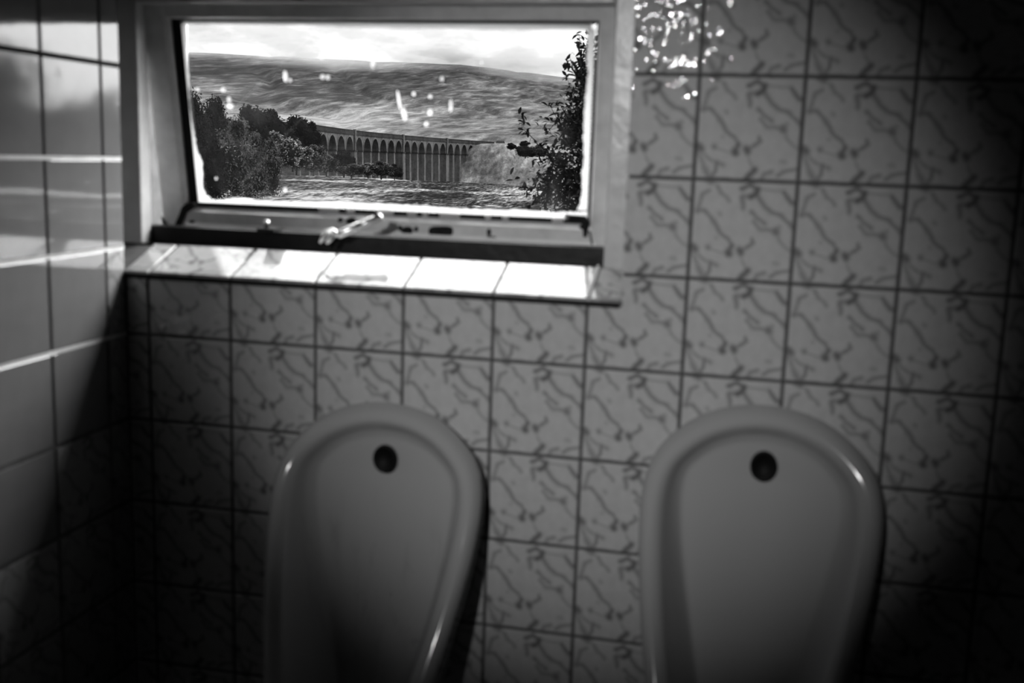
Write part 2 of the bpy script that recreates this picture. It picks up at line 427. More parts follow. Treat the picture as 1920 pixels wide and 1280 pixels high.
# black gasket round the pane
wpart('gasket', sprofd(.027, .362, [(.017, -.020), (.017, -.004), (.0315, -.008), (.0325, -.020)]), M_BLACK)
wpart('gasket', sprof(.017, .768, [(.025, -.020), (.025, -.001), (.0305, -.006), (.0315, -.020)]), M_BLACK)
wpart('gasket', sprof(.017, .768, [(.3545, -.020), (.3545, -.008), (.362, -.007), (.362, -.020)]), M_BLACK)
wpart('gasket', sprofd(.027, .362, [(.7645, -.020), (.7645, -.012), (.768, -.012), (.768, -.020)]), M_BLACK)

# glass with a film of dirt
m, t = mat('dirty_glass'); M_GLASS = m
oc = t.n('ShaderNodeTexCoord').outputs['Object']
tr = t.n('ShaderNodeBsdfTransparent'); tr.inputs[0].default_value = (.96, .96, .96, 1)
gl = t.n('ShaderNodeBsdfGlossy'); gl.inputs['Roughness'].default_value = .02
ge = t.n('ShaderNodeNewGeometry')           # thin pane: the same reflectance from both sides, no total reflection
cs = t.math('ABSOLUTE', t.vm('DOT_PRODUCT', ge.outputs['Incoming'], ge.outputs['Normal']).outputs['Value'])
fr = t.math('MULTIPLY_ADD', t.math('POWER', t.math('SUBTRACT', 1.0, cs, clamp=True), 5), .96, .04)
m1 = t.n('ShaderNodeMixShader'); t.l(fr, m1.inputs[0]); t.l(tr.outputs[0], m1.inputs[1]); t.l(gl.outputs[0], m1.inputs[2])
tl = t.n('ShaderNodeBsdfTranslucent'); tl.inputs[0].default_value = (.8, .8, .8, 1)
stretch = t.vm('MULTIPLY', oc, (1, 1, .35)).outputs[0]
dn = t.maprange(t.math('ADD', t.math('MULTIPLY', t.noise(stretch, 22, 4, .6), .6), t.math('MULTIPLY', t.noise(oc, 7, 2), .4)), .45, .78, .0004, .007)
m2 = t.n('ShaderNodeMixShader'); t.l(dn, m2.inputs[0]); t.l(m1.outputs[0], m2.inputs[1]); t.l(tl.outputs[0], m2.inputs[2])
t.l(m2.outputs[0], t.n('ShaderNodeOutputMaterial').inputs[0])
def translucent(name, g, trans, alpha=1., nsc=0):
    m, t = mat(name)
    a = t.n('ShaderNodeBsdfTranslucent'); a.inputs[0].default_value = (g, g, g, 1)
    b = t.n('ShaderNodeBsdfDiffuse'); b.inputs[0].default_value = (g, g, g, 1)
    mx = t.n('ShaderNodeMixShader'); mx.inputs[0].default_value = 1 - trans
    t.l(a.outputs[0], mx.inputs[1]); t.l(b.outputs[0], mx.inputs[2])
    tr = t.n('ShaderNodeBsdfTransparent'); m3 = t.n('ShaderNodeMixShader'); m3.inputs[0].default_value = alpha
    if nsc:
        oc = t.n('ShaderNodeTexCoord').outputs['Object']
        t.l(t.maprange(t.noise(oc, nsc, 3, .6), .35, .6, alpha * .65, alpha), m3.inputs[0])
    t.l(tr.outputs[0], m3.inputs[1]); t.l(mx.outputs[0], m3.inputs[2])
    t.l(m3.outputs[0], t.n('ShaderNodeOutputMaterial').inputs[0]); return m
M_PUTTY = translucent('brushed_white_paint_edge', .85, .75, 1.0)
M_SPOT = translucent('dried_splash', .9, .85, .70, 60)
pane = wpart('glass_pane', sbox(GX0 - .006, GX1 + .006, GD0 - .003, GD1 + .004, -.0145, -.0115), M_GLASS)
# ragged white paint that runs onto the glass round its edge
def ragged(pts_in, base_of, name='paint_edge'):
    vs, fs = [], []
    for i, (x, d) in enumerate(pts_in):
        bx, bd = base_of(x, d)
        vs += [sp3(bx, bd, -.0108), sp3(x, d, -.0108), sp3(bx, bd, -.0096), sp3(x * .9 + bx * .1, d * .9 + bd * .1, -.0098)]
        if i:
            k = 4 * (i - 1); fs += [(k + 2, k + 3, k + 7, k + 6), (k, k + 4, k + 5, k + 1), (k + 1, k + 5, k + 7, k + 3), (k, k + 2, k + 6, k + 4)]
    bm = bmesh.new(); bv = [bm.verts.new(v) for v in vs]
    for f in fs: bm.faces.new([bv[i] for i in f])
    bmesh.ops.recalc_face_normals(bm, faces=bm.faces[:]); me = bpy.data.meshes.new('paint'); bm.to_mesh(me); bm.free()
    return wpart(name, me, M_PUTTY, 'ragged white paint edge on the glass')
rr = random.Random(5)
def path(px, amp=.0006, n=10):
    out = []
    for (a, b), (c, d) in zip(px[:-1], px[1:]):
        for i in range(n):
            f = i / n; x, dd = sash_of(a + (c - a) * f, b + (d - b) * f)
            out.append((x + rr.gauss(0, amp), dd + rr.gauss(0, amp)))
    out.append(sash_of(*px[-1])); return out
ragged(path([(344, 48), (347, 120), (350, 200), (355, 235), (360, 262), (364, 285), (373, 305), (375, 330), (374, 350), (380, 368), (392, 375)]), lambda x, d: (GX0 - .001, d))
ragged(path([(340, 47), (420, 46), (520, 50), (560, 48), (640, 52), (760, 55), (880, 55), (905, 58), (1000, 57), (1108, 57)], .0005), lambda x, d: (x, GD0 - .0005))
ragged(path([(1098, 55), (1100, 70), (1098, 110), (1101, 140), (1097, 170), (1094, 210), (1092, 260), (1093, 300), (1089, 330), (1090, 360), (1086, 385), (1080, 396)]), lambda x, d: (GX1 + .001, d))
ragged(path([(366, 372), (400, 379), (440, 375), (500, 381), (560, 381), (640, 382), (720, 386), (800, 390), (860, 395), (960, 397), (1040, 401), (1080, 401), (1100, 398)], .0007), lambda x, d: (x, GD1 + .001))
# bright patches of old paint bridging the lower gasket
for a, b in ((595, 632), (647, 662), (702, 735), (762, 778), (790, 800), (822, 860), (908, 918), (940, 952), (1034, 1056)):
    (xa, da), (xb, _) = sash_of(a, 390 + (a - 600) * .033), sash_of(b, 390)
    wpart('paint_edge', sbox(xa, xb, .353, .3625, -.0085, -.0045, .0012), M_PUTTY, 'ragged white paint edge on the glass')
# splashes dried on the pane
SPL = [(530, 145, 4.5, 12, 0), (413, 170, 5, 5, 0), (426, 201, 6.5, 6, 0), (424, 188, 4, 6, 0), (600, 146, 5, 5, 0), (610, 147, 4.5, 4.5, 0), (695, 121, 4, 9, .3),
       (754, 216, 5, 13, -.3), (744, 190, 3, 20, -.3), (803, 212, 5, 6, 0), (772, 178, 3.5, 4, 0), (803, 183, 3.5, 4, 0), (796, 235, 4, 5, 0), (539, 152, 3.5, 3.5, 0),
       (598, 108, 4, 4, 0), (365, 170, 3, 4, 0), (530, 358, 3, 5, 0), (900, 120, 3, 3, 0), (825, 150, 3.5, 5, 0), (842, 200, 3, 12, 0), (400, 337, 3, 3, 0)]
for u, v, a, b, sk in SPL:
    x, d = sash_of(u, v); k = .00086; n = 12
    vs = [sp3(x, d, -.0100)]; ring = []
    for i in range(n):
        th = 2 * math.pi * i / n; wob = 1 + .12 * rr.uniform(-1, 1)
        dx, dd = math.cos(th) * a * wob, math.sin(th) * b * wob
        ring.append((x + (dx - sk * dd * .5) * k, d + dd * k))
    vs += [sp3(x + (rx - x) * .7, d + (rdd - d) * .7, -.0104) for rx, rdd in ring] + [sp3(rx, rdd, -.0114) for rx, rdd in ring]
    fs = [(0, 1 + i, 1 + (i + 1) % n) for i in range(n)] + [(1 + i, 1 + n + i, 1 + n + (i + 1) % n, 1 + (i + 1) % n) for i in range(n)]
    wpart('paint_splash', mesh('splash', vs, fs, True), M_SPOT, 'pale dried splash on the glass')
# bare patches, holes and a drawn shadow line on the sash foot
def patch(px, name='rust_or_shade_patch', n0=.0045, th=.0012, m=None, label='black bare or shadowed patch on the sash'):
    pts = [sash_of(*a) for a in px]
    vs = [sp3(x, d, n0 + th) for x, d in pts] + [sp3(x, d, n0 - .003) for x, d in pts]; k = len(pts)
    bm = bmesh.new(); bv = [bm.verts.new(v) for v in vs]; bm.faces.new(bv[:k]); bm.faces.new(bv[k:][::-1])
    for i in range(k): bm.faces.new([bv[i], bv[k + i], bv[k + (i + 1) % k], bv[(i + 1) % k]])
    bmesh.ops.recalc_face_normals(bm, faces=bm.faces[:]); me = bpy.data.meshes.new('patch'); bm.to_mesh(me); bm.free()
    return wpart(name, me, m or M_RUST_SHADE, label)
def oval(u, v, a, b, n=14, sq=.0):
    return [(u + a * math.copysign(abs(math.cos(x)) ** (1 - sq), math.cos(x)), v + b * math.copysign(abs(math.sin(x)) ** (1 - sq), math.sin(x))) for x in (2 * math.pi * i / n for i in range(n))]
patch(oval(828, 432, 23, 9.5, 16, .4), 'latch_slot', label='dark slot in the sash foot')
patch(oval(765, 431, 11, 8), 'screw_hole', label='dark round hole in the sash foot')
patch(oval(752, 426, 4, 5)); patch(oval(782, 428, 4, 5)); patch(oval(640, 411, 5, 4)); patch(oval(660, 413, 10, 6))
patch(oval(362, 414, 6, 2.5)); patch(oval(880, 446, 8, 2)); patch(oval(922, 445, 11, 4)); patch(oval(918, 434, 4, 7))
patch([(352, 380), (366, 378), (372, 386), (352, 398), (344, 420), (330, 421), (340, 398), (344, 386)], n0=.006)
patch([(305, 404), (312, 412), (322, 424), (310, 424)], n0=.006)
patch([(1060, 400), (1099, 403), (1105, 412), (1105, 424), (1101, 442), (1095, 442), (1094, 428), (1086, 424), (1092, 418), (1086, 410), (1060, 406)], n0=.007)
patch([(1105, 430), (1108, 432), (1116, 468), (1113, 468)], n0=.0085, th=.0008)  # dark sliver drawn for the shadow line beside the right stile
# casement stay, its pin and plate
def tube(pts, rad, n=10, cap=True, flat=1.0, up=Vector((0, 0, 1))):
    vs, fs = [], []; pts = [Vector(p) for p in pts]
    for i, p_ in enumerate(pts):
        d = (pts[min(i + 1, len(pts) - 1)] - pts[max(i - 1, 0)]).normalized()
        s = d.cross(up).normalized(); u_ = s.cross(d)
        r_ = rad[i] if isinstance(rad, (list, tuple)) else rad
        for k in range(n):
            a = 2 * math.pi * k / n; vs.append(p_ + s * math.cos(a) * r_ * flat + u_ * math.sin(a) * r_)
        if i:
            b = (i - 1) * n
            fs += [(b + k, b + (k + 1) % n, b + n + (k + 1) % n, b + n + k) for k in range(n)]
    if cap: fs += [tuple(range(n))[::-1], tuple(range(len(vs) - n, len(vs)))]
    return mesh('tube', vs, fs, True)
a1, a2 = ony(632, 441, .066), ony(716, 405, .098)
mid = a1.lerp(a2, .55)
stay = wpart('casement_stay', tube([a1, a1.lerp(a2, .04), a1.lerp(a2, .5), mid, a1.lerp(a2, .60), a1.lerp(a2, .97), a2], [.0045, .0068, .0072, .0058, .0066, .0062, .004], 12), M_STEEL, 'bright metal stay arm across the sash foot')
hk = [ony(600, 455, .06), ony(606, 444, .06), ony(614, 435, .062), ony(624, 433, .064), ony(634, 441, .066)]
o = link('stay_hook', tube(hk, [.0022, .004, .005, .005, .0045], 10), M_STEEL, stay)
o = link('stay_tip', tube([ony(612, 455, .055), ony(618, 449, .06), ony(628, 438, .068)], [.0032, .0042, .0042], 10), M_STEEL, stay)
o = link('stay_pivot', tube([ony(706, 405, .090), ony(706, 405, .104)], [.0048, .0048], 12), M_BLACK, stay)
pin = wpart('stay_pin', tube([ony(500, 436, .105), ony(500, 420, .105)], [.0055, .004], 10), M_RUST_SHADE, 'dark upright stay pin with a pale tip')
link('pin_tip', tube([ony(500, 421, .105), ony(500, 413, .105)], [.0055, .0042], 10), M_STEEL, pin)
link('pin_plate', boxm(ony(486, 432, .1).x, ony(518, 432, .1).x, .088, .125, wz(-.2715), wz(-.2655), .001), M_RUST_SHADE, pin)

# ------------------------------------------------------------------ urinals
m, t = mat('white_vitreous_china'); M_CERAMIC = m
p = t.n('ShaderNodeBsdfPrincipled'); p.inputs['Roughness'].default_value = .09; p.inputs['Specular IOR Level'].default_value = .6
oc = t.n('ShaderNodeTexCoord').outputs['Object']
stv = t.vm('MULTIPLY', oc, (1, 1, .16)).outputs[0]
stain = t.maprange(t.noise(stv, 26, 4, .6), .50, .68)
fleck = t.maprange(t.noise(oc, 34, 2, .5), .66, .74)
sp_ = t.n('ShaderNodeSeparateXYZ'); t.l(oc, sp_.inputs[0])
inside = t.math('MULTIPLY', t.maprange(sp_.outputs[2], -.12, -.22), t.maprange(sp_.outputs[1], -.12, -.02))
oi = t.n('ShaderNodeObjectInfo')
worn = t.math('LESS_THAN', oi.outputs['Object Index'], 1.5)
f = t.math('MULTIPLY', t.math('MULTIPLY', t.math('MAXIMUM', t.math('MULTIPLY', stain, .45), t.math('MULTIPLY', fleck, .5)), inside), worn)
t.l(t.mixf(f, .42, .24), p.inputs['Base Color'])
t.l(p.outputs[0], t.n('ShaderNodeOutputMaterial').inputs[0])

WK = [0, .03, .08, .14, .22, .32, .45, .56, .63, .68, .70]
HK = [0, .1108, .1643, .1763, .1693, .1516, .1204, .0960, .070, .035, .0]
def half(wv):
    if wv < .03: return .1108 * math.sqrt(max(wv, 0) / .03)
    return float(np.interp(wv, WK, HK))
def ext(wv): return float(np.interp(wv, [0, .03, .2, .4, .6, .70], [.018, .030, .104, .205, .302, .335]))
def outline(n=88):
    ws_ = [.70 * (1 - math.cos(math.pi * i / n)) / 2 for i in range(n + 1)]
    right = [(half(a), a) for a in ws_]; left = [(-half(a), a) for a in ws_[1:-1]][::-1]
    pts = right + left
    # resample evenly and smooth
    P = np.array(pts + [pts[0]]); L = np.concatenate([[0], np.cumsum(np.hypot(*np.diff(P, axis=0).T))])
    s_ = np.linspace(0, L[-1], 121)[:-1]; Q = np.stack([np.interp(s_, L, P[:, 0]), np.interp(s_, L, P[:, 1])], 1)
    for _ in range(6): Q = (np.roll(Q, 1, 0) + 2 * Q + np.roll(Q, -1, 0)) / 4
    return Q
OUT = outline()
def off(Qa, d):
    T = np.roll(Qa, -1, 0) - np.roll(Qa, 1, 0); T /= np.hypot(T[:, 0], T[:, 1])[:, None]
    N = np.stack([-T[:, 1], T[:, 0]], 1)
    if ((Qa - Qa.mean(0)) * N).sum() > 0: N = -N
    return Qa + N * d
def backe(u, wv):                               # the basin's own surface: near the wall, then a scoop to the lip
    return float(np.interp(wv, [0, .06, .35, .50, .62, .70], [.004, .010, .040, .085, .17, .27]))
def urinal(loc, roll, label, idx):
    root = tag(empty('urinal', loc), label, 'urinal', 'bowl urinals on the tiled wall'); root.rotation_euler = (0, roll, 0)
    rings = []
    def ring(d, fe, Qb=None):
        Q_ = off(OUT, d) if Qb is None else Qb
        rings.append([(u, -fe(u, wv), -wv) for u, wv in Q_])
    body = OUT.copy(); body[:, 0] *= .96; body[:, 1] = .008 + body[:, 1] * .93
    ring(0, lambda u, a: -.002, body)
    ring(0, lambda u, a: ext(a) * .35, body * np.array([1.01, 1.0]))
    mixb = OUT * .62 + body * .38
    ring(0, lambda u, a: ext(a) * .72, mixb)
    rim = [(-.003, -.018), (0.0, -.009), (.003, -.002), (.009, .0035), (.016, .005), (.023, .0035), (.029, -.001), (.034, -.008)]
    for d, de in rim: ring(d, lambda u, a, de=de: max(ext(a) + de, .006))
    for d, k in ((.037, .22), (.040, .45), (.044, .68), (.050, .86)):
        ring(d, lambda u, a, k=k: max((ext(a) - .008) * (1 - k) + backe(u, a) * k, .004))
    Qi = off(OUT, .056)
    for k in (1.0, .9, .76, .6, .44, .28, .12):
        Qk = Qi.copy(); axis = np.clip(Qi[:, 1], .12, .56)
        Qk[:, 0] = Qi[:, 0] * k; Qk[:, 1] = axis + (Qi[:, 1] - axis) * k
        kk = 1 - k
        ring(0, lambda u, a, kk=kk: max(backe(u, a) - .012 * kk, .003), Qk)
    n = len(OUT); vs = [v for r_ in rings for v in r_]; fs = []
    for i in range(len(rings) - 1):
        for j in range(n): fs.append((i * n + j, i * n + (j + 1) % n, (i + 1) * n + (j + 1) % n, (i + 1) * n + j))
    last = (len(rings) - 1) * n
    for j in range(n // 2):                       # close along the middle
        a, b = last + (0 + j) % n, last + (n - j) % n
        a2_, b2_ = last + (1 + j) % n, last + (n - j - 1) % n
        f_ = list(dict.fromkeys([a, a2_, b2_, b]))
        if len(f_) > 2: fs.append(tuple(f_))
    bm = bmesh.new(); bv = [bm.verts.new(v) for v in vs]
    for f_ in fs:
        try: bm.faces.new([bv[i] for i in f_])
        except ValueError: pass
    bmesh.ops.recalc_face_normals(bm, faces=bm.faces[:])
    for f_ in bm.faces: f_.smooth = True
    me = bpy.data.meshes.new('bowl'); bm.to_mesh(me); bm.free()
    o = link('bowl', me, M_CERAMIC, root); o.pass_index = idx
    sb = o.modifiers.new('s', 'SUBSURF'); sb.levels = 1; sb.render_levels = 2
    # water inlet near the top of the back
    wv = .093; e = backe(0, wv) + .004
    k = 20; r_in, r_out = .0165, .0200
    vs = []; 
    for r_, ee in ((r_out, e - .004), (r_out, e + .0015), (r_in, e + .002), (r_in * .92, e - .002)):
        for i in range(k):
            a = 2 * math.pi * i / k; vs.append((r_ * math.cos(a), -ee, -wv + r_ * 1.18 * math.sin(a)))
    fs = [(i * k + j, i * k + (j + 1) % k, (i + 1) * k + (j + 1) % k, (i + 1) * k + j) for i in range(3) for j in range(k)] + [tuple(range(3 * k, 4 * k))]
    o = link('water_inlet', mesh('inlet', vs, fs, True), M_BLACK, root); o['label'] = 'black round water inlet'
    return root
urinal((.4749, -.001, wz(-.5301)), 0, 'stained white china urinal nearest the side wall, below the window', 1)
urinal((1.0796, -.001, wz(-.4852)), .0327, 'clean white china urinal farther from the window, slightly higher', 2)

# ------------------------------------------------------------------ outside: white wall added to make the window gap bright
tag(link('added_gap_wall', boxes([(-.75, -.42, .31, .98, 0, 2.6)]), M_RENDER), 'added white wall that brightens the view through the window gap', None, None, 'structure')
#EXTERIOR
# ------------------------------------------------------------------ outside: land
def pn(x, y, s, seed=0.): return mnoise.noise(Vector((x / s + seed, y / s - seed, seed * .37)))
def fbm(x, y, s, seed=0., o=4):
    return mnoise.fractal(Vector((x / s + seed, y / s - seed, seed * .37)), 1.0, 2.0, o)
END = at(914, 268, 798)                       # far abutment of the viaduct
EDX, EDY = .22, .975
RK = [2, 6, 20, 50, 90, 140, 165, 185, 215, 300, 420, 820, 950, 1300, 1600, 2200, 3000, 3400, 4600]
HKK = [-1.9, -2.0, -2.2, -2.55, -3.05, -3.55, -3.75, -4.6, -8, -17, -22, -22, -12, 22, 52, 128, 238, 236, 150]
def land(az, r):
    azd = math.degrees(az)
    x, y = CAM.x + r * math.sin(az), CAM.y + r * math.cos(az)
    h = float(np.interp(r, RK, HKK))
    if r < 230:
        h -= .035 * max(0, azd + 27) * min(1, r / 165.) * (1 if r > 60 else r / 60)
        if r > 12: h += (.16 * fbm(x, y, 2.2, 3., 3) + .35 * pn(x, y, 17, 8.)) * min(1, (r - 12) / 30)
    elif r > 850:
        k = min(1, (r - 850) / 900)
        k2 = k * (1 - .75 * min(1, max(0, (r - 2300) / 700)))
        h += k2 * (9 * fbm(x, y, 800, 2.) - 9 * max(0, 1 - abs(pn(x + .5 * y, y * .5, 260, 5.)) * 9) + 3 * fbm(x, y, 90, 9., 3))
        if r < 1500: h += 9 * math.exp(-((r - 1260) / 90) ** 2)
    # hills fall away towards the far right
    if r > 1500: h -= max(0, azd + 15.5) * 4.5 * min(1, (r - 1500) / 1000)
    # embankment carrying on from the far end of the viaduct
    if 560 < r < 1150:
        dx, dy = x - END.x, y - END.y
        al = dx * EDX + dy * EDY; ac = dx * EDY - dy * EDX
        if al > -90:
            e = 31 * math.exp(-(ac / 34) ** 2) if ac < 0 else 31 * math.exp(-(ac / 60) ** 2)
            k = 1 if al > 0 else math.exp(-(al / 17) ** 2)
            h = max(h, min(h + e * k, 8.5 + (al if al > 0 else 0) * .02) + 1.0 * fbm(x, y, 30, 4., 3) * k)
    return h
def patchland(name, a0, a1, na, rs, m, par=None):
    vs = []
    for r in rs:
        for i in range(na + 1):
            a = math.radians(a0 + (a1 - a0) * i / na)
            vs.append((CAM.x + r * math.sin(a), CAM.y + r * math.cos(a), CAM.z + land(a, r)))
    n = na + 1
    fs = [(j * n + i, j * n + i + 1, (j + 1) * n + i + 1, (j + 1) * n + i) for j in range(len(rs) - 1) for i in range(na)]
    return link(name, mesh(name, vs, fs, True), m, par)
def groundmat(name, stops, s1, s2, bump, bd, yst=1.0, big=None, low=None):
    m, t = mat(name); g = t.n('ShaderNodeNewGeometry').outputs['Position']
    v = t.vm('MULTIPLY', g, (1, yst, 1)).outputs[0]
    a = t.noise(v, 1 / s1, 6, .7); b = t.noise(v, 1 / s2, 6, .7)
    f = t.math('ADD', t.math('MULTIPLY', a, .45), t.math('MULTIPLY', b, .55))
    if big: f = t.math('ADD', f, t.maprange(t.noise(t.vm('MULTIPLY', g, (1, big[1], 1)).outputs[0], 1 / big[0], 3, .5), .4, .6, -big[2], big[2], False))
    if low:                                     # paler grass on the lower slopes, bright haze put into its colour
        sz_ = t.n('ShaderNodeSeparateXYZ'); t.l(g, sz_.inputs[0]); f = t.math('ADD', f, t.maprange(sz_.outputs[2], low[0], low[1], low[2], 0))
    p = t.n('ShaderNodeBsdfDiffuse'); t.l(t.ramp(f, stops), p.inputs[0])
    bn = t.n('ShaderNodeBump'); bn.inputs['Strength'].default_value = bump; bn.inputs['Distance'].default_value = bd
    t.l(b, bn.inputs['Height']); t.l(bn.outputs[0], p.inputs['Normal'])
    t.l(p.outputs[0], t.n('ShaderNodeOutputMaterial').inputs[0]); return m
M_FIELD = groundmat('rough_pasture', [(.42, .003), (.48, .014), (.53, .045), (.59, .12)], 3.5, .34, .8, .2, .22, (12, .35, .05))
M_HILL = groundmat('moorland', [(.40, .008), (.48, .014), (.54, .024), (.62, .055), (.70, .10)], 240, 26, .8, 9, .30, (420, .5, .035), (CAM.z + 10, CAM.z + 130, .12))
M_VALLEY = groundmat('valley_grass', [(.40, .018), (.48, .038), (.55, .066), (.62, .12)], 30, 5, .8, 1.5, .25)
rs_n = [2, 5, 9, 14, 20, 28, 36] + list(np.geomspace(42, 190, 210)) + [198, 208, 220, 235]
pasture = tag(patchland('field', -32, -6, 380, rs_n, M_FIELD), 'rough tussocky pasture in front of the viaduct', None, None, 'structure')
patchland('pasture', -60, -32, 30, rs_n[::6], M_FIELD, pasture); patchland('pasture', -6, 62, 60, rs_n[::6], M_FIELD, pasture)
tag(patchland('valley_land', -60, 62, 420, list(np.linspace(230, 540, 12)) + list(np.linspace(555, 1010, 60)), M_VALLEY), 'pale grassy valley and mound beside the viaduct end', None, None, 'structure')
tag(patchland('hill', -60, 62, 420, list(np.linspace(1000, 3400, 130)) + [3700, 4100, 4600], M_HILL), 'long whale-backed moorland hill under the cloud', None, None, 'structure')

# low cloud lying along the top of the hill
m, t = mat('cloud'); g = t.n('ShaderNodeNewGeometry').outputs['Position']
sz = t.n('ShaderNodeSeparateXYZ'); t.l(g, sz.inputs[0])
den = t.maprange(t.math('ADD', t.noise(t.vm('MULTIPLY', g, (1, 1, 2.2)).outputs[0], 1 / 330, 3, .55), t.maprange(sz.outputs[2], CAM.z + 125, CAM.z + 270, -.14, .22, False)), .47, .66, 0, .012)
vs_ = t.n('ShaderNodeVolumeScatter'); vs_.inputs['Color'].default_value = (.07, .07, .07, 1); t.l(den, vs_.inputs['Density'])
t.l(vs_.outputs[0], t.n('ShaderNodeOutputMaterial').inputs['Volume'])
cb = link('cloud_bank', boxes([(-1900, 300, 2330, 2680, CAM.z + 150, CAM.z + 420)]), m)
tag(cb, 'low grey cloud lying along the hill top', None, None, 'stuff')
scn.cycles.volume_max_steps = 24; scn.cycles.volume_step_rate = 4

# ------------------------------------------------------------------ the viaduct: 22 arches in view and two behind the trees
def masonry(name, lo, hi):
    m, t = mat(name); g = t.n('ShaderNodeNewGeometry').outputs['Position']
    v = t.vm('MULTIPLY', g, (1, 1, 1.0)).outputs[0]
    a = t.noise(v, .35, 4, .7); b = t.noise(v, 1.6, 2, .7)
    streak = t.noise(t.vm('MULTIPLY', g, (1, 1, .12)).outputs[0], .5, 3, .6)
    f = t.math('ADD', t.math('MULTIPLY', a, .35), t.math('ADD', t.math('MULTIPLY', b, .3), t.math('MULTIPLY', streak, .35)))
    p = t.n('ShaderNodeBsdfDiffuse'); t.l(t.ramp(f, [(.38, lo), (.6, hi)]), p.inputs[0])
    t.l(p.outputs[0], t.n('ShaderNodeOutputMaterial').inputs[0]); return m
M_STONE = masonry('weathered_limestone', .014, .050)
M_STONE_D = masonry('sooty_parapet_stone', .004, .018)
ub = [563.8, 651.3, 743, 826, 914]; yb = [234, 245, 253.8, 261.4, 266.4]
ic = np.polyfit(ub, [1 / (hor(a) - b) for a, b in zip(ub, yb)], 2)
xs = np.array([590.4, 607, 624, 640.8, 660.2, 675.8, 691.7, 706.4, 720.6, 735, 752.3, 767.2, 779.9, 793.4, 807, 819.7, 835.7, 848.8, 861.3, 873.9, 886.4, 899.1])
spn = np.array([1.] * 21); spn[[3, 9, 15]] = 1.1; ss = np.concatenate([[0], np.cumsum(spn)])
pf = np.polyfit(ss, xs, 3); DECK = 10.0
def vpos(s):                                    # plan position at bay parameter s
    u = float(np.polyval(pf, s)); v = hor(u) - 1 / float(np.polyval(ic, u)); d = rd(u, v); t_ = DECK / d.z
    p_ = CAM + d * t_; return Vector((p_.x, p_.y))
via = tag(empty('railway_viaduct', (vpos(10).x, vpos(10).y, CAM.z - 22)), 'long stone railway viaduct of tall round arches across the valley', 'viaduct')
VO = Vector((vpos(10).x, vpos(10).y, CAM.z - 22))
def vlink(name, me, m, par=None):
    o = link(name, me, m, via); o.location = -VO; return o
WID = 7.4; SPR = DECK - 9.6; RAD_H = 6.1
def wpt(a, n_, z, c=0.):                        # a plan point, offset c across, height over eye
    return (a.x + n_.x * c, a.y + n_.y * c, CAM.z + z)
cen = [ss[0] - 2, ss[0] - 1] + list(ss)
edges = [cen[0] - .5] + [(a + b) / 2 for a, b in zip(cen[:-1], cen[1:])] + [cen[-1] + .5]
